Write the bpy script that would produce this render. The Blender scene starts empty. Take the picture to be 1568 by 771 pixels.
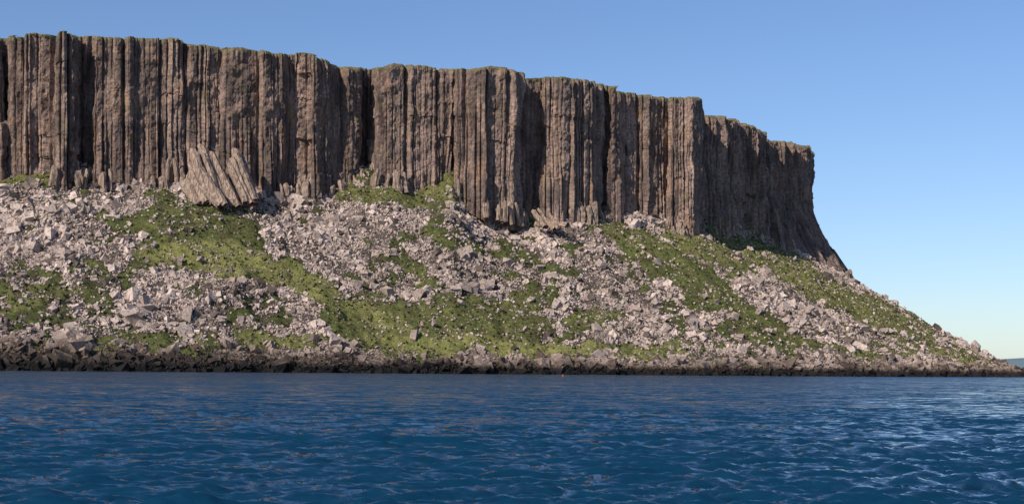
import bpy, math, numpy as np
from mathutils import Vector, Matrix
rng=np.random.default_rng(7)
F=2154.0; CX=784.0; HY=563.0; H=3.0; R=math.radians(0.51)
RT=np.array([math.cos(R),0,math.sin(R)]); UP=np.array([-math.sin(R),0,math.cos(R)]); FW=np.array([0,1.0,0])
def P(px,py,d):
    px=np.asarray(px,float);py=np.asarray(py,float);d=np.asarray(d,float)
    o=((px-CX)/F*d)[...,None]*RT+((HY-py)/F*d)[...,None]*UP+d[...,None]*FW
    o[...,2]+=H
    return o
def proj(X,Y,Z):
    Zc=Z-H
    a=X*RT[0]+Zc*RT[2]; b=X*UP[0]+Zc*UP[2]
    return CX+a/Y*F, HY-b/Y*F
def hsh(ix,iy,iz,s):
    n=(ix*374761393+iy*668265263+iz*2147483647+s*1274126177)&0xFFFFFFFF
    n=((n^(n>>13))*1274126177)&0xFFFFFFFF
    n=((n^(n>>16))*2246822519)&0xFFFFFFFF
    n=n^(n>>15)
    return (n&0xFFFFFF)/float(0xFFFFFF)
def vn(x,y,z=None,s=0):
    x=np.asarray(x,float);y=np.asarray(y,float)
    z=np.zeros_like(x) if z is None else np.asarray(z,float)
    x,y,z=np.broadcast_arrays(x,y,z)
    ix=np.floor(x).astype(np.int64);iy=np.floor(y).astype(np.int64);iz=np.floor(z).astype(np.int64)
    fx=x-ix;fy=y-iy;fz=z-iz
    fx=fx*fx*(3-2*fx);fy=fy*fy*(3-2*fy);fz=fz*fz*(3-2*fz)
    def L(a,b,t): return a+(b-a)*t
    r=L(L(L(hsh(ix,iy,iz,s),hsh(ix+1,iy,iz,s),fx),L(hsh(ix,iy+1,iz,s),hsh(ix+1,iy+1,iz,s),fx),fy),
        L(L(hsh(ix,iy,iz+1,s),hsh(ix+1,iy,iz+1,s),fx),L(hsh(ix,iy+1,iz+1,s),hsh(ix+1,iy+1,iz+1,s),fx),fy),fz)
    return r*2-1
def fbm(x,y,z=None,s=0,o=4):
    t=0;a=1;n=0
    for i in range(o):
        k=2.03**i
        t=t+a*vn(np.asarray(x)*k+i*7.3,np.asarray(y)*k+i*3.1,None if z is None else np.asarray(z)*k,s+i);n+=a;a*=.5
    return t/n
def gs(a,sig):
    k=int(3*sig)+1;w=np.exp(-0.5*(np.arange(-k,k+1)/sig)**2);w/=w.sum()
    return np.convolve(np.pad(a,k,mode='edge'),w,mode='valid')
def sm(a,b,x):
    t=np.clip((x-a)/(b-a),0,1);return t*t*(3-2*t)
def mesh(name,V,Fc,mat,smooth=False,pattr=None,fattr=None):
    V=np.ascontiguousarray(V,dtype=np.float32).reshape(-1,3)
    Fc=np.asarray(Fc,dtype=np.int32);n,k=Fc.shape
    me=bpy.data.meshes.new(name)
    me.vertices.add(len(V));me.vertices.foreach_set('co',V.ravel())
    me.loops.add(n*k);me.loops.foreach_set('vertex_index',Fc.ravel())
    me.polygons.add(n);me.polygons.foreach_set('loop_start',np.arange(0,n*k,k,dtype=np.int32))
    me.polygons.foreach_set('loop_total',np.full(n,k,dtype=np.int32))
    me.polygons.foreach_set('use_smooth',np.full(n,smooth))
    me.update(calc_edges=True)
    for dom,dd in (('POINT',pattr or {}),('FACE',fattr or {})):
        for nm,a in dd.items():
            a=np.ascontiguousarray(a,dtype=np.float32)
            if a.ndim==2:
                at=me.attributes.new(nm,'FLOAT_VECTOR',dom);at.data.foreach_set('vector',a.ravel())
            else:
                at=me.attributes.new(nm,'FLOAT',dom);at.data.foreach_set('value',a)
    me.materials.append(mat)
    ob=bpy.data.objects.new(name,me);bpy.context.scene.collection.objects.link(ob)
    return ob
def gridf(nu,nv):
    i=np.arange(nu-1)[:,None]*nv+np.arange(nv-1)[None,:]
    return np.stack([i,i+nv,i+nv+1,i+1],-1).reshape(-1,4)
# ---------------- node helpers
class M:
    def __init__(s,name):
        s.m=bpy.data.materials.new(name);s.m.use_nodes=True;s.t=s.m.node_tree;s.b=s.t.nodes['Principled BSDF']
    def n(s,ty,**k):
        x=s.t.nodes.new(ty)
        for a,b in k.items(): setattr(x,a,b)
        return x
    def l(s,a,b): s.t.links.new(a,b)
    def attr(s,nm,out='Fac'): 
        x=s.n('ShaderNodeAttribute');x.attribute_name=nm;return x.outputs[out]
    def pos(s): return s.n('ShaderNodeNewGeometry').outputs['Position']
    def mapv(s,v,sc,loc=(0,0,0)):
        x=s.n('ShaderNodeMapping');s.l(v,x.inputs['Vector']);x.inputs['Scale'].default_value=sc;x.inputs['Location'].default_value=loc;return x.outputs[0]
    def noise(s,v,sc,det=4,rough=.55,out='Fac'):
        x=s.n('ShaderNodeTexNoise');s.l(v,x.inputs['Vector']);x.inputs['Scale'].default_value=sc;x.inputs['Detail'].default_value=det;x.inputs['Roughness'].default_value=rough;return x.outputs[out]
    def rng(s,v,a,b,c=0.,d=1.):
        x=s.n('ShaderNodeMapRange');s.l(v,x.inputs[0])
        for i,q in enumerate((a,b,c,d)): x.inputs[i+1].default_value=q
        return x.outputs[0]
    def math(s,op,a,b=0.):
        x=s.n('ShaderNodeMath',operation=op)
        for i,q in enumerate((a,b)):
            if isinstance(q,(int,float)): x.inputs[i].default_value=q
            else: s.l(q,x.inputs[i])
        return x.outputs[0]
    def mix(s,f,a,b,bt='MIX'):
        x=s.n('ShaderNodeMix',data_type='RGBA',blend_type=bt)
        for i,q in ((0,f),(6,a),(7,b)):
            if isinstance(q,(int,float)): x.inputs[i].default_value=q
            elif isinstance(q,tuple): x.inputs[i].default_value=(*q,1)
            else: s.l(q,x.inputs[i])
        return x.outputs[2]
    def bump(s,h,st,dist):
        x=s.n('ShaderNodeBump');s.l(h,x.inputs['Height']);x.inputs['Strength'].default_value=st;x.inputs['Distance'].default_value=dist;s.l(x.outputs[0],s.b.inputs['Normal'])
    def fin(s,c,r=.9):
        s.l(c,s.b.inputs['Base Color']);s.b.inputs['Roughness'].default_value=r;s.b.inputs['Specular IOR Level'].default_value=.2
# cliff material
mc=M('basalt_columns');uv=mc.attr('uvz','Vector');col=mc.attr('crnd');
s1=mc.noise(mc.mapv(uv,(.22,.028,1)),1,6,.62)
s2=mc.noise(mc.mapv(uv,(.9,.07,1),(40,3,0)),1,4,.6)
big=mc.noise(mc.mapv(uv,(.06,.05,1),(4,30,0)),1,5,.65)
fine=mc.noise(mc.mapv(uv,(.6,.5,1)),1,7,.78)
rust=mc.noise(mc.mapv(uv,(.16,.035,1),(70,11,0)),1,5,.65)
c=mc.mix(mc.rng(s1,.40,.62),(.14,.093,.076),(.44,.30,.24))
c=mc.mix(mc.rng(col,.45,1,0,.65),c,(.60,.42,.34))
c=mc.mix(mc.rng(rust,.53,.66,0,.6),c,(.46,.27,.165))
c=mc.mix(mc.rng(big,.47,.60,0,.65),c,(.125,.097,.086))
c=mc.mix(mc.rng(s2,.58,.67,0,.8),c,(.035,.027,.025))
c=mc.mix(mc.rng(fine,.46,.62,.0,.75),c,(.065,.05,.046))
li=mc.math('MULTIPLY',mc.rng(mc.noise(mc.mapv(uv,(.12,.07,1),(9,9,0)),1,6,.7),.55,.66),mc.rng(fine,.38,.55))
c=mc.mix(mc.math('MULTIPLY',li,.5),c,(.25,.215,.085))
tp=mc.attr('top');tn=mc.math('ADD',tp,mc.rng(fine,.3,.7,-2.6,2.6))
c=mc.mix(mc.rng(tn,2.6,.8,0,.8),c,(.20,.175,.08))
mc.fin(c,.85)
mc.bump(mc.math('ADD',mc.math('MULTIPLY',s2,.5),fine),1,1.8)
# terrain
mt=M('scree_and_turf');ps=mt.pos();gr=mt.attr('green');ye=mt.attr('yellow')
n1=mt.noise(ps,.9,6,.7);n2=mt.noise(ps,.12,5,.65);n3=mt.noise(ps,.35,5,.7)
rock=mt.mix(mt.rng(n1,.4,.64),(.03,.023,.019),(.24,.185,.155))
g=mt.mix(mt.rng(n3,.35,.65),(.034,.045,.016),(.14,.155,.043))
g=mt.mix(mt.rng(n2,.48,.62,0,.7),g,(.065,.048,.03))
g=mt.mix(mt.math('MULTIPLY',ye,mt.rng(n3,.35,.6,.3,1)),g,(.32,.30,.10))
c=mt.mix(mt.rng(mt.math('ADD',gr,mt.rng(n1,.3,.7,-.3,.3)),.30,.5),rock,g)
sp=mt.n('ShaderNodeSeparateXYZ');mt.l(ps,sp.inputs[0])
zz=mt.math('ADD',sp.outputs[2],mt.rng(n3,.3,.7,-3,3))
c=mt.mix(mt.rng(zz,7,2,0,.9),c,(.025,.02,.017))
mt.fin(c,.95);mt.bump(n1,1,1.6)
# boulders
mb=M('pale_boulder');rc=mb.attr('rc');ps=mb.pos()
n1=mb.noise(ps,.8,5,.65);n2=mb.noise(ps,.05,4,.6)
c=mb.mix(mb.rng(rc,0,1),(.18,.135,.112),(.66,.52,.45))
c=mb.mix(mb.rng(rc,.36,.24),c,(.06,.046,.04))
c=mb.mix(mb.rng(n1,.47,.62,0,.7),c,(.15,.115,.095))
c=mb.mix(mb.rng(n2,.48,.64,0,.5),c,(.22,.165,.13))
sp=mb.n('ShaderNodeSeparateXYZ');mb.l(ps,sp.inputs[0])
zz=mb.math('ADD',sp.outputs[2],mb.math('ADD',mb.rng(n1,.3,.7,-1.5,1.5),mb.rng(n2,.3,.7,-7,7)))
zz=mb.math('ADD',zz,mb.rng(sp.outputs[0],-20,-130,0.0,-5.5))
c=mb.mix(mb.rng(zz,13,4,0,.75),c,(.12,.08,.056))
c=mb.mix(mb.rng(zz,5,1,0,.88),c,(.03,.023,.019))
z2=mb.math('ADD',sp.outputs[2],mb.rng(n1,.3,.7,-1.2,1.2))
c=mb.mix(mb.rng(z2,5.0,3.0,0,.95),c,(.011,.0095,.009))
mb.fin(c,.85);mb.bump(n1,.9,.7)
# pillar
mp=M('weathered_basalt');ps=mp.pos()
n1=mp.noise(mp.mapv(ps,(1.2,1.2,.2)),1,5,.65);n2=mp.noise(ps,.5,5,.65)
c=mp.mix(mp.rng(n1,.38,.62),(.14,.10,.078),(.48,.345,.27));c=mp.mix(mp.rng(n2,.5,.68,0,.65),c,(.12,.10,.055))
mp.fin(c,.9);mp.bump(n1,1,1)
# grass
mg=M('turf_tufts');rc=mg.attr('rc');yy=mg.attr('yc')
c=mg.mix(rc,(.03,.042,.014),(.17,.185,.05));c=mg.mix(mg.rng(rc,.14,.08),c,(.085,.062,.04));c=mg.mix(yy,c,(.43,.39,.14))
mg.fin(c,.9)
# ---------------- CLIFF
K=[(-420,735),(-100,775),(0,790),(4,803),(12,803),(16,790),(78,793),(83,781),(112,784),(117,803),(136,804),(141,792),(200,800),(250,807),(332,823),(337,834),(343,821),(400,828),(470,842),(478,837),(515,852),(545,862),(549,884),(571,886),(577,857),(600,856),(690,875),(694,886),(699,867),(740,865),(785,875),(797,893),(826,908),(832,896),(870,902),(874,908),(900,912),(918,922),(923,938),(930,938),(935,926),(960,942),(978,948),(982,944),(1020,960),(1025,943),(1060,946),(1068,960),(1074,992),(1110,1015),(1125,1022),(1131,1042),(1165,1072),(1171,1096),(1200,1112),(1206,1134),(1234,1166),(1243,1205),(1236,1310),(1190,1500)]
K=np.array(K,float)
TOPY=np.array([(-420,60),(0,58),(20,55),(80,54),(90,48),(110,50),(116,58),(122,53),(140,54),(200,55),(250,58),(272,62),(300,68),(335,76),(345,73),(370,72),(420,79),(470,82),(490,88),(510,95),(540,103),(552,107),(580,103),(600,97),(640,101),(690,107),(705,104),(740,101),(775,104),(797,118),(830,119),(870,122),(903,125),(920,131),(935,134),(945,142),(985,145),(1020,151),(1030,148),(1060,150),(1067,153),(1073,174),(1110,180),(1130,184),(1150,192),(1165,199),(1172,206),(1180,214),(1200,214),(1225,219),(1240,226)],float)
BASY=np.array([(-420,265),(0,266),(60,262),(130,272),(280,274),(400,284),(500,288),(545,276),(590,273),(640,284),(690,274),(715,300),(740,315),(790,330),(860,324),(900,328),(1000,348),(1060,360),(1090,352),(1130,358),(1170,374),(1215,392),(1285,418),(1304,428)],float)
BK={1165:(1168,1068),1171:(1182,1080),1200:(1222,1092),1206:(1250,1110),1234:(1288,1142),1243:(1304,1195),1236:(1300,1310),1190:(1262,1500)}
nk=len(K);ic=[i for i in range(nk) if K[i,0]==1243][0]
top=P(K[:,0],np.full(nk,300.),K[:,1])[:,:2]
bk=[]
for i,(a,b) in enumerate(K):
    if i>=ic-5 and int(a) in BK: bk.append(BK[int(a)])
    else: bk.append((a+1,b-5))
bk=np.array(bk,float);bas=P(bk[:,0],np.full(nk,300.),bk[:,1])[:,:2]
seg=np.hypot(*np.diff(top,axis=0).T);arc=np.r_[0,np.cumsum(seg)]
ST=.34;u=np.arange(0,arc[-1],ST);nu=len(u)
tx=gs(np.interp(u,arc,top[:,0]),3);ty=gs(np.interp(u,arc,top[:,1]),3)
bx=gs(np.interp(u,arc,bas[:,0]),6);by=gs(np.interp(u,arc,bas[:,1]),6)
pxs=CX+tx/ty*F
pt=np.minimum(np.where(u<arc[ic],pxs,1240),1240)
uc=arc[ic];kc=int(uc/ST)
ztop=P(pt,np.interp(pt,TOPY[:,0],TOPY[:,1]),ty)[:,2];ztop[kc:]=ztop[kc-1]
bpx=CX+bx/by*F
zb=P(bpx,np.interp(bpx,BASY[:,0],BASY[:,1]),by)[:,2];zb[kc:]=zb[kc-1]
gx=np.gradient(gs(tx,9));gy=np.gradient(gs(ty,9));gl=np.hypot(gx,gy);nx=gy/gl;ny=-gx/gl
NR=170;q=np.linspace(0,1,NR)
def cols(lo,hi,nb,amp,seed,pw=1.):
    r=np.random.default_rng(seed);e=[0]
    while e[-1]<u[-1]+5: e.append(e[-1]+lo+(hi-lo)*r.random()**pw)
    e=np.array(e);idx=np.searchsorted(e,u,side='right')-1
    w=(u-e[idx])/(e[idx+1]-e[idx])*2-1
    n=len(e)
    br=np.sort(r.random((n,nb))**.75,axis=1);off=r.normal(0,amp,(n,nb+1))
    off=off[:,:1]*.8+np.cumsum(off*.55,axis=1);off-=off.mean(axis=1,keepdims=True)*.5
    return idx,w,br,off,r.random(n),r.uniform(-1,1,n),np.diff(e,append=e[-1]+2)
U,Q=np.meshgrid(u,q,indexing='ij')
Qj=Q+.012*vn(U/1.2,Q*60,s=8)
def ev(c):
    k=(Qj[:,:,None]>c[2][c[0]][:,None,:]).sum(-1);return np.take_along_axis(c[3][c[0]],k,axis=1)
C1=cols(1.7,7,6,.5,1,1.7);C2=cols(8,28,4,1.3,2,1.3);C3=cols(3.5,12,4,.85,4)
ci,cw,cr=C1[0],C1[1],C1[4];gi,gw,grd=C2[0],C2[1],C2[4]
co=ev(C1);go=ev(C2);g3=ev(C3)
slant=C1[5][ci]*cw*C1[6][ci]*.24+C3[5][C3[0]]*C3[1]*C3[6][C3[0]]*.16
gslant=C2[5][gi]*gw*C2[6][gi]*.13
ztop=ztop+(grd[gi]-.6)*1.6+(cr[ci]-.6)*1.1
Z=ztop[:,None]-Q*(ztop-zb+10)[:,None]
rel=.42+1.3*fbm(U/25,Z/26,s=5,o=3)+.55*Q
rel=np.clip(rel,.08,1.6)
prof=-1.1*np.clip((np.abs(cw)-.66)/.34,0,1)-.6*(np.abs(cw)>.88)
gpro=-3.2*np.clip((np.abs(gw)-.82)/.18,0,1)
disp=(prof[:,None]+co)*rel+slant[:,None]*(.45+.55*rel)+gslant[:,None]+go+g3*rel+gpro[:,None]*np.clip(.6+.9*fbm(U/30,Z/35,s=15,o=2),.1,1.3)+fbm(U/18,Z/38,s=9,o=3)*2.2+fbm(U/4.5,Z/6,s=12,o=3)*1.25*(1.3-rel*.5)+fbm(U/1.6,Z/2.,s=11,o=2)*.45
disp-=.8*np.exp(-(Q/.012)**1)
disp*=(1+.45*sm(arc[ic-9],arc[ic-7],u))[:,None]
disp=np.clip(disp,-7.5,4.8)
fl=np.clip((Q-.42)/.5,0,1.2)**1.35
X=(tx[:,None]*(1-fl)+bx[:,None]*fl)+nx[:,None]*disp
Y=(ty[:,None]*(1-fl)+by[:,None]*fl)+ny[:,None]*disp
V=np.stack([X,Y,Z],-1)
nb=14;ext=[];d0_=disp[:,0]
for i,dd in enumerate([.6,1.5,3,6,12,20,30,45,70,100,150,220,300,400]):
    zz=(gs(ztop,30)-.6)*sm(1,10,dd)+ztop*(1-sm(1,10,dd))+.25*(dd<4)-dd*.014+fbm(u/5,np.full(nu,dd/5),s=3)*.4
    k_=math.exp(-dd/10)
    ext.append(np.stack([tx+nx*(d0_*k_-dd*.45)-dd*.25*(1-k_),ty+ny*(d0_*k_-dd*.45)+dd*.7*(1-k_),zz],-1))
ext=np.stack(ext[::-1],1)
V=np.concatenate([ext,V],1);nv=V.shape[1]
uvz=np.zeros((nu,nv,3));uvz[...,0]=u[:,None];uvz[...,1]=V[...,2]
tp=np.concatenate([np.full((nu,nb),-3.),ztop[:,None]-Z],1)
crn=np.repeat((cr[ci]*.5+grd[gi]*.5)[:,None],nv,1)
mesh('basalt_sea_cliff',V,gridf(nu,nv)[:,::-1],mc.m,False,{'uvz':uvz.reshape(-1,3),'top':tp.ravel(),'crnd':crn.ravel()})
rim=np.stack([X[:,0],Y[:,0],ztop],-1)
# ---------------- TALUS
B=np.array([(-420,745),(0,796),(140,796),(330,822),(540,862),(700,872),(800,893),(920,924),(1060,950),(1090,1000),(1168,1070),(1240,1102),(1288,1142),(1304,1195),(1300,1310),(1262,1500)],float)
S=np.array([(-420,585),(0,600),(140,610),(330,632),(540,660),(700,680),(810,695),(940,715),(1100,735),(1190,755),(1330,790),(1440,840),(1550,915),(1592,1040),(1580,1200),(1480,1480)],float)
bw=P(B[:,0],np.full(len(B),400.),B[:,1])[:,:2];sw=np.stack([(S[:,0]-CX)/F*S[:,1],S[:,1]],-1)
sl=np.r_[0,np.cumsum(np.hypot(*np.diff(sw,axis=0).T))]
NU=1500;s_=np.linspace(0,sl[-1],NU)
def it(a): return gs(np.interp(s_,sl,a),14)
Bx,By,Sx,Sy=it(bw[:,0]),it(bw[:,1]),it(sw[:,0]),it(sw[:,1])
bp=CX+Bx/By*F;kk=np.argmax(bp)
Bz=P(bp,np.interp(bp,BASY[:,0],BASY[:,1]),By)[:,2];Bz[kk:]=Bz[kk]
Sy=Sy+fbm(s_/25,s_*0,s=77)*9
T=np.r_[np.linspace(-.08,0,12)[:-1],np.linspace(0,1,360),np.array([1.02,1.05,1.09,1.14,1.2])];NT=len(T)
fr=np.interp(T,[-.08,0,.03,.08,.16,.5,1,1.2],[-.09,0,.035,.06,.12,.46,1,1.17])
fr=gs(fr,4);fr=fr-np.interp(0,T,fr)
TX=Sx[:,None]+(Bx-Sx)[:,None]*T;TY=Sy[:,None]+(By-Sy)[:,None]*T
sxp=CX+Sx/Sy*F;rt=sm(1350,1540,sxp)+(np.arange(NU)>np.argmax(sxp));rt=np.clip(rt,0,1)[:,None]
fr2=np.interp(T,[-.08,0,.08,.2,.5,1,1.2],[-.06,0,.035,.12,.43,1,1.17])
TZ=Bz[:,None]*(fr*(1-rt)+fr2*rt)
win=sm(0,.15,T)*(1-.6*sm(.85,1,T))*(1-.6*rt)
TZ=TZ+win*(fbm(TX/55,TY/55,s=21,o=3)*8+fbm(TX/14,TY/14,s=22,o=3)*3.4)+sm(-.02,.05,T)*(fbm(TX/3,TY/3,s=23,o=3)*.9+fbm(TX/9,TY/6,s=27,o=2)*1.2)
# low rocky bluff above the water on the left part of the shore
bl=sm(-90,-160,TX)*sm(-.1,.3,fbm(TX/16,TY/40,s=81,o=3)+.15)
TZ=TZ+bl*4.5*sm(.03,.06,T)*(1-sm(.12,.22,T))
IPX,IPY=proj(TX,TY,TZ)
E=[(300,350,92,42,10,1,.2),(322,402,92,24,5,1,.9),(480,440,85,18,25,1,.65),(565,500,65,36,30,1,.25),(690,490,155,32,5,1,.25),(560,478,85,12,25,1,.8),(740,532,175,13,2,1,.85),(870,540,45,10,0,1,1),(60,272,95,15,0,1,.4),(175,335,45,12,0,.7,.1),(590,292,70,20,0,1,.4),(685,285,45,18,10,1,.5),(650,420,12,46,-25,.8,.2),(750,385,100,12,15,.6,.1),(960,365,100,20,26,1,.3),(1060,430,118,28,33,1,.15),(1140,490,98,22,35,.9,.15),(1110,378,88,30,18,1,.6),(1220,420,80,26,30,1,.5),(1310,465,112,22,28,1,.5),(1400,495,65,16,28,.9,.4),(910,492,50,14,0,.9,.4),(850,332,65,12,10,.9,.5),(1230,520,75,11,10,.7,.3),(430,525,75,12,5,.8,.6),(270,520,85,14,5,.7,.3),(60,445,75,10,-5,.8,.3),(30,465,50,9,-10,.9,.4),(1460,545,80,9,10,.9,.6),(800,440,65,11,20,.6,.1),(470,290,65,12,10,.7,.2),(620,310,65,12,10,.8,.3),(1000,540,65,8,0,.7,.6),(150,415,80,8,0,.5,.2),(1350,540,60,9,0,.7,.4),(780,465,45,12,0,.7,.3),(120,530,120,8,0,.6,.3),(820,400,70,11,20,.6,.1),(540,430,40,10,40,.6,.1)]
def masks(ix,iy,x,y):
    wx=fbm(x/18,y/18,s=31,o=4);wy=fbm(x/18,y/18,s=37,o=4)
    gg=np.zeros_like(ix);yw=np.zeros_like(ix)
    for cx,cy,rx,ry,an,st,yl in E:
        a=math.radians(an);dx=ix-cx+wx*34;dy=iy-cy+wy*22
        p=(dx*math.cos(a)+dy*math.sin(a))/rx;r=(-dx*math.sin(a)+dy*math.cos(a))/ry
        d=1.35-np.sqrt(p*p+r*r);d=np.clip(d*1.9,0,1.15)*st
        yw=np.maximum(yw,np.clip(d,0,1)*yl);gg=np.maximum(gg,d)
    pn=fbm(x/6,y/6,s=41,o=4)
    gg=np.clip(gg*.97+pn*.8+.42*sm(.08,.4,fbm(x/24,y/24,s=43,o=4)+.3*pn),0,1)
    return gg,yw
GG,YW=masks(IPX,IPY,TX,TY)
TZ=TZ+win*sm(.4,.9,GG)*.9
mesh('talus_hillside_terrain',np.stack([TX,TY,TZ],-1),gridf(NU,NT),mt.m,True,{'green':GG.ravel(),'yellow':YW.ravel()})
# surface sampling
Pg=np.stack([TX,TY,TZ],-1)
dA=np.linalg.norm(np.cross(Pg[1:,:-1]-Pg[:-1,:-1],Pg[:-1,1:]-Pg[:-1,:-1]),axis=-1)
tm=(T[:-1]>-.012)&(T[:-1]<1.03)
def sample(w,n,r):
    w=(w*tm[None,:]).ravel();c=np.cumsum(w);k=np.searchsorted(c,r.random(n)*c[-1])
    i,j=np.divmod(k,NT-1);a=r.random(n);b=r.random(n)
    p=Pg[i,j]*((1-a)*(1-b))[:,None]+Pg[i+1,j]*(a*(1-b))[:,None]+Pg[i,j+1]*((1-a)*b)[:,None]+Pg[i+1,j+1]*(a*b)[:,None]
    return p,i,j
def rotm(n,r,tilt=None):
    qv=r.normal(size=(n,4));
    if tilt is not None:
        qv[:,1:3]*=tilt
    qv/=np.linalg.norm(qv,axis=1,keepdims=True);w,x,y,z=qv.T
    return np.stack([1-2*(y*y+z*z),2*(x*y-z*w),2*(x*z+y*w),2*(x*y+z*w),1-2*(x*x+z*z),2*(y*z-x*w),2*(x*z-y*w),2*(y*z+x*w),1-2*(x*x+y*y)],-1).reshape(n,3,3)
BOXV=np.array([(x,y,z) for x in(-1,1) for y in(-1,1) for z in(-1,1)],float)*.5
BOXF=np.array([(0,1,3,2),(4,6,7,5),(0,4,5,1),(2,3,7,6),(0,2,6,4),(1,5,7,3)])
def boxes(p,size,r,tilt=None,jit=.22,sh=(.5,1.0)):
    n=len(p)
    v=BOXV[None]+r.uniform(-jit,jit,(n,8,3))
    v=v*(size[:,None]*np.stack([r.uniform(.8,1.5,n),r.uniform(.65,1.1,n),r.uniform(*sh,n)],-1))[:,None,:]
    v=np.einsum('nij,nkj->nki',rotm(n,r,tilt),v)+p[:,None,:]
    f=BOXF[None]+(np.arange(n)*8)[:,None,None]
    return v.reshape(-1,3),f.reshape(-1,4)
r=np.random.default_rng(3)
Gq=GG[:-1,:-1];xq=TX[:-1,:-1];yq=TY[:-1,:-1]
cl=.2+1.1*sm(-.25,.3,fbm(xq/8,yq/8,s=51,o=4))
dens=np.clip(1-1.25*sm(.3,.6,Gq),.04,1)*cl*dA
N=215000
p,i,j=sample(dens,N,r)
size=np.clip(.68*(1-r.random(N))**(-.29),.55,4.0)*r.uniform(.7,1.2,N)
coarse=fbm(p[:,0]/22,p[:,1]/22,s=61,o=3)
size*=1+.6*coarse
p[:,2]+=size*.2
v,f=boxes(p,size,r)
rcv=np.clip(r.normal(.58,.27,N)+.4*fbm(p[:,0]/15,p[:,1]/15,s=63,o=3),0,1)
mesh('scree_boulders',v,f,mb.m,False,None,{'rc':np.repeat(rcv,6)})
# shoreline rocks
w=dA*np.exp(-((T[:-1]-.022)/.035)**2)[None,:]*(.2+sm(-.2,.3,fbm(xq/9,yq/9,s=91,o=3)))
N=18000;p,i,j=sample(w,N,r);size=np.clip(.75*(1-r.random(N))**(-.38),.6,4.8)
size*=(1+.7*fbm(p[:,0]/25,p[:,1]/25,s=93,o=2))
p[:,2]+=size*.08
v,f=boxes(p,size,r,None,.28,(.4,.9))
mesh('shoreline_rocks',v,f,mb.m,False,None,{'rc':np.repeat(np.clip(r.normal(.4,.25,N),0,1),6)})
# turf tufts
w=dA*sm(.3,.6,Gq)*(T[:-1]>.05)[None,:]
N=120000;p,i,j=sample(w,N,r)
big=r.random(N)<.07
hgt=np.where(big,r.uniform(.7,1.5,N),r.uniform(.2,.5,N));k=4
ang=r.random((N,k))*6.283;rad=hgt[:,None]*r.uniform(.6,1.3,(N,k))
c0=p[:,None,:]+np.zeros((N,k,3))
dx=np.stack([np.cos(ang),np.sin(ang),ang*0],-1);dy=np.stack([-np.sin(ang),np.cos(ang),ang*0],-1)
a=c0-dy*rad[...,None]*.6+dx*rad[...,None]*.1;b=c0+dy*rad[...,None]*.6+dx*rad[...,None]*.1
t=c0-dx*rad[...,None]*.5;t[...,2]+=hgt[:,None]*r.uniform(.5,1.1,(N,k));a[...,2]-=.15;b[...,2]-=.15
v=np.stack([a,b,t],2).reshape(-1,3);f=np.arange(N*k*3).reshape(-1,3)
yv=YW[i,j]*r.uniform(.2,1.0,N)*(r.random(N)<.85)*(~big)*np.clip(.85+1.2*fbm(p[:,0]/10,p[:,1]/10,s=73,o=3),0,1.3)
cv=np.clip(.12+r.uniform(0,1,N)*.65+1.1*fbm(p[:,0]/9,p[:,1]/9,s=71,o=3),0,1)*np.where(big,.4,1)
gv,gf,ga,gb=v,f,np.repeat(cv,k),np.repeat(np.clip(yv,0,.9),k)
n2=4000;kk_=r.integers(0,nu,n2);p=rim[kk_]-np.stack([nx[kk_],ny[kk_],kk_*0.],-1)*r.uniform(0,3,n2)[:,None];p[:,2]+=-.15
h2=r.uniform(.15,.45,n2);an=r.random((n2,3))*6.283
dx=np.stack([np.cos(an),np.sin(an),an*0],-1);dy=np.stack([-np.sin(an),np.cos(an),an*0],-1)
a=p[:,None]-dy*h2[:,None,None]*.9;b=p[:,None]+dy*h2[:,None,None]*.9;t=p[:,None]+dx*.4;t[...,2]+=h2[:,None]
v2=np.stack([a,b,t],2).reshape(-1,3);f2=np.arange(len(v2)).reshape(-1,3)+len(gv)
mesh('grass',np.r_[gv,v2],np.r_[gf,f2],mg.m,False,None,{'rc':np.r_[ga,np.repeat(.3+.7*r.random(n2),3)],'yc':np.r_[gb,np.repeat(r.random(n2)*.7,3)]})
# ---------------- leaning pillars
def prisms(name,items,mat,nr=9):
    Vs=[];Fs=[];o=0
    for (b0,t0,rad) in items:
        b0=np.array(b0);t0=np.array(t0);ax=t0-b0;L=np.linalg.norm(ax);ax/=L
        s1=np.cross(ax,[0,1,0.1]);s1/=np.linalg.norm(s1);s2=np.cross(ax,s1);n=6
        ph=r.random()*6;rr=rad*r.uniform(.75,1.25,n)
        ring=[]
        for h in range(nr):
            c_=b0+ax*L*h/(nr-1)+r.normal(0,.08*rad,3);tp_=.72 if h==nr-1 else 1
            for m in range(n):
                a_=ph+m*math.tau/n
                ring.append(c_+(s1*math.cos(a_)+s2*math.sin(a_))*rr[m]*tp_*r.uniform(.88,1.1)+ax*(r.uniform(-.6,.3)*rad if h==nr-1 else 0))
        ring.append(t0+ax*.2*rad);Vs+=ring
        for h in range(nr-1):
            for m in range(n):
                m2=(m+1)%n;Fs.append((o+h*n+m,o+h*n+m2,o+(h+1)*n+m2,o+(h+1)*n+m))
        for m in range(0,n,2):
            Fs.append((o+(nr-1)*n+m,o+(nr-1)*n+(m+1)%n,o+(nr-1)*n+(m+2)%n,o+nr*n))
        o+=len(ring)
    return mesh(name,np.array(Vs),np.array(Fs),mat,False)
def pp(px,py,d): return P(px,py,d).tolist()
def cluster(cs,yb,rad):
    it_=[]
    for b0,t0,yt,d in cs:
        for m in range(2):
            o=r.uniform(-4,4);e=r.uniform(-3,3);yy=yt+abs(r.normal(0,7))+(8 if m else 0)
            it_.append((pp(b0+14+o,yb+r.uniform(-6,3),d-6+e),pp(t0+o+r.normal(0,1.5),yy,d+3+e),rad*r.uniform(.6,1.25)))
    prisms('leaning_rock_pillars',it_,mp.m)
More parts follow.
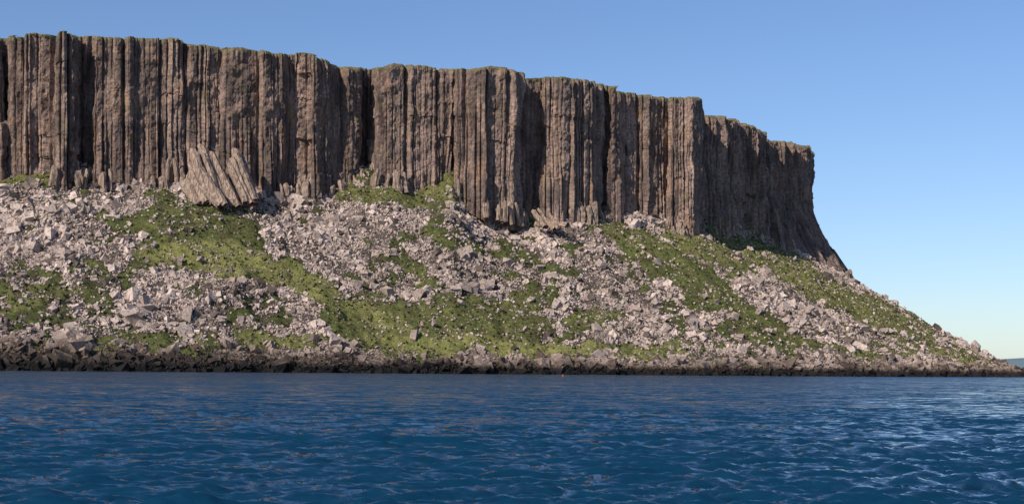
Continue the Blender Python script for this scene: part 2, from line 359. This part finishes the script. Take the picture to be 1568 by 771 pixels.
cluster([(290,284,266,788),(300,289,246,790),(311,297,230,792),(322,306,222,794),(333,314,222,796),(342,326,230,798),(349,331,240,799),(318,300,262,787),(330,314,262,788)],316,2.2)
cluster([(366,351,234,800),(374,360,222,801),(380,368,229,803)],312,2.5)
cluster([(822,818,318,865),(832,826,316,866),(842,838,324,864),(856,848,332,862)],350,1.5)
it_=[]
cen=r.integers(int(.12*nu),int(kc*.985),26)
for kq in range(200):
    k=int(np.clip(cen[r.integers(0,26)]+r.normal(0,22),10,kc*.985));off=r.uniform(0,5)
    bxy=np.array([bx[k]+nx[k]*off,by[k]+ny[k]*off]);hh=r.uniform(1,14)*r.random()**.5*(1-off/8)
    ln=r.normal(0,1.2,2)
    it_.append(((bxy[0]+nx[k]*1.5,bxy[1]+ny[k]*1.5,zb[k]-6-off*.5),(bxy[0]+ln[0]-nx[k]*.5,bxy[1]+ln[1]-ny[k]*.5,zb[k]+hh),r.uniform(.7,2.1)))
prisms('broken_column_stumps',it_,mp.m,6)
# big outcrop slabs
def surf(px,py):
    k=np.argmin((IPX-px)**2+(IPY-py)**2+1e6*((T<0)|(T>1))[None,:]);return Pg.reshape(-1,3)[k]
L=[];SZ=[]
for px,py,s in [(680,436,8),(700,440,11),(722,438,12),(742,442,11),(760,440,8),(690,428,7),(715,428,8),(735,431,7),(748,450,7),(590,392,8),(572,388,5),(95,515,9),(110,508,10),(122,520,9),(85,522,8),(100,500,7),(60,300,7),(40,292,6),(160,283,8),(150,292,6),(205,270,7),(230,272,6),(190,295,6),(225,288,7),(100,320,6),(1210,548,8),(1230,552,7),(1190,545,6),(1400,560,7),(700,290,8),(712,298,8),(690,300,7),(1440,562,7),(480,545,8),(320,550,8),(250,548,7),(335,553,8)]:
    for m in range(3):
        a_=surf(px+r.normal(0,7),py+r.normal(0,3));L.append(a_);SZ.append(s*r.uniform(.25,.6))
L=np.array(L);SZ=np.array(SZ)
v,f=boxes(L,SZ,r,.12,.16,(.35,.7));mesh('rock_outcrop_slabs',v,f,mb.m,False,None,{'rc':np.repeat(r.uniform(.38,.75,len(L)),6)})
# ---------------- SEA
ang=np.radians(np.r_[np.linspace(-75,-24,40)[:-1],np.linspace(-24,24,1000),np.linspace(24,75,40)[1:]])
inv=np.linspace(1/9.,1/2500.,900);rad=np.r_[1/inv,4000,8000,16000,30000]
A,D=np.meshgrid(ang,rad,indexing='ij');wx=np.sin(A)*D;wy=np.cos(A)*D
wz=np.zeros_like(wx);rr_=np.random.default_rng(12)
for n in range(42):
    lam=.36*1.052**n;dirn=-math.pi/2+rr_.normal(.2,.45)
    k_=math.tau/lam;ph=rr_.random()*6.28;amp=.018*lam**.7
    ph_=k_*(wx*math.cos(dirn)+wy*math.sin(dirn))+ph+2.6*vn(wx/(lam*2.5),wy/(lam*2.5),s=200+n)
    dd=D*D/(H*F)*.65*1.1
    fade=1-sm(.3*lam,.8*lam,dd)
    wz+=amp*fade*(1-np.abs(np.sin(ph_/2))*2+.27)*(.15+1.35*sm(-.3,.5,vn(wx/(lam*3),wy/(lam*3),s=300+n)))
wz+=.2*fbm(wx/5.5,wy/3,s=501,o=2)*sm(30,80,D)*(1-sm(500,900,D))
ms=M('sea_water');ps=ms.pos()
def cn(sc,det,k,rot=.25,st=1.):
    x=ms.n('ShaderNodeMapping');ms.l(ps,x.inputs['Vector']);x.inputs['Rotation'].default_value=(0,0,rot);x.inputs['Scale'].default_value=(sc*.42,sc,sc)
    o=ms.noise(x.outputs[0],1,det,.6,'Color')
    s=ms.n('ShaderNodeVectorMath',operation='SUBTRACT');ms.l(o,s.inputs[0]);s.inputs[1].default_value=(.5,.5,.5)
    m=ms.n('ShaderNodeVectorMath',operation='MULTIPLY');ms.l(s.outputs[0],m.inputs[0]);m.inputs[1].default_value=(k*.7,k,0);return m.outputs[0]
def va(a,b):
    s=ms.n('ShaderNodeVectorMath',operation='ADD');ms.l(a,s.inputs[0]);ms.l(b,s.inputs[1]);return s.outputs[0]
gn=ms.n('ShaderNodeNewGeometry').outputs['Normal']
v_=va(va(cn(5.,4,1.1),cn(1.9,4,1.6,-.15)),cn(.5,4,1.2,.1))
v_=va(va(gn,v_),cn(.04,3,.35,.0))
tl=ms.n('ShaderNodeVectorMath',operation='ADD');ms.l(v_,tl.inputs[0]);tl.inputs[1].default_value=(0,-.19,0)
nm=ms.n('ShaderNodeVectorMath',operation='NORMALIZE');ms.l(tl.outputs[0],nm.inputs[0]);ms.l(nm.outputs[0],ms.b.inputs['Normal'])
ms.b.inputs['Base Color'].default_value=(.003,.032,.068,1);ms.b.inputs['Roughness'].default_value=.07;ms.b.inputs['IOR'].default_value=1.33
mesh('sea',np.stack([wx,wy,wz],-1),gridf(*wx.shape)[:,::-1],ms.m,True)
# ---------------- distant land
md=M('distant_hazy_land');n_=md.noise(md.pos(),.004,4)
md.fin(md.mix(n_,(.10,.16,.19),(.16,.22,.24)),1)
a=np.linspace(1480,2300,120);hz=84+22*fbm(a/60,a*0,s=5)+np.interp(a,[1480,1560,1700,2300],[-10,0,30,-30])
d0=9000.;xs=(a-CX)/F*d0
rows=[]
for off,k_ in ((0,0),(200,.55),(600,1),(1500,.9)):
    rows.append(np.stack([xs,np.full_like(xs,d0+off),hz*k_-2*(k_==0)],-1))
mesh('distant_hill',np.stack(rows,1),gridf(120,4),md.m,True)
# ---------------- buoy
mo=M('orange_float');mo.fin(mo.mix(mo.noise(mo.pos(),3),(.5,.09,.05),(.65,.16,.08)),.5)
import bmesh
bm=bmesh.new();bmesh.ops.create_uvsphere(bm,u_segments=20,v_segments=12,radius=.5)
for v0 in bm.verts:
    if v0.co.z>.25: v0.co.z=.25+(v0.co.z-.25)*1.3
bmesh.ops.create_cone(bm,cap_ends=True,segments=12,radius1=.1,radius2=.07,depth=.5,matrix=Matrix.Translation((0,0,.75)))
bmesh.ops.create_cone(bm,cap_ends=True,segments=12,radius1=.2,radius2=.12,depth=.15,matrix=Matrix.Translation((0,0,1.05)))
me=bpy.data.meshes.new('buoy');bm.to_mesh(me);bm.free();me.materials.append(mo.m)
bo=bpy.data.objects.new('buoy',me);bpy.context.scene.collection.objects.link(bo);bo.location=((862-CX)/F*560,560,.05);bo.scale=(.7,.7,.6)
# ---------------- light, world, camera
sd=Vector((-.65,-.76,0)).normalized();el=math.radians(35);sd=Vector((sd.x*math.cos(el),sd.y*math.cos(el),math.sin(el)))
sl_=bpy.data.lights.new('sun','SUN');sl_.energy=5;sl_.angle=math.radians(.5);sl_.color=(1,.92,.80)
so=bpy.data.objects.new('sun',sl_);so.rotation_euler=sd.to_track_quat('Z','Y').to_euler();bpy.context.scene.collection.objects.link(so)
w=bpy.data.worlds.new('World');bpy.context.scene.world=w;w.use_nodes=True;nt=w.node_tree
sk=nt.nodes.new('ShaderNodeTexSky');sk.sky_type='NISHITA';sk.sun_disc=False;sk.sun_elevation=el;sk.sun_rotation=math.atan2(sd.x,sd.y)%math.tau
sk.air_density=1.0;sk.dust_density=.3;sk.ozone_density=2.3
vm=nt.nodes.new('ShaderNodeVectorMath');vm.operation='MULTIPLY';vm.inputs[1].default_value=(.86,.97,1.20);nt.links.new(sk.outputs[0],vm.inputs[0])
bg=nt.nodes['Background'];nt.links.new(vm.outputs[0],bg.inputs[0]);bg.inputs[1].default_value=.104
cd=bpy.data.cameras.new('camera');cd.sensor_width=36;cd.lens=36*F/1568;cd.shift_y=(HY-385.5)/1568;cd.clip_start=.5;cd.clip_end=60000
co_=bpy.data.objects.new('camera',cd);bpy.context.scene.collection.objects.link(co_)
m=Matrix(((RT[0],UP[0],0,0),(0,0,-1,0),(RT[2],UP[2],0,H),(0,0,0,1)));co_.matrix_world=m
sc=bpy.context.scene;sc.camera=co_
sc.view_settings.view_transform='Standard';sc.view_settings.look='None';sc.view_settings.exposure=0
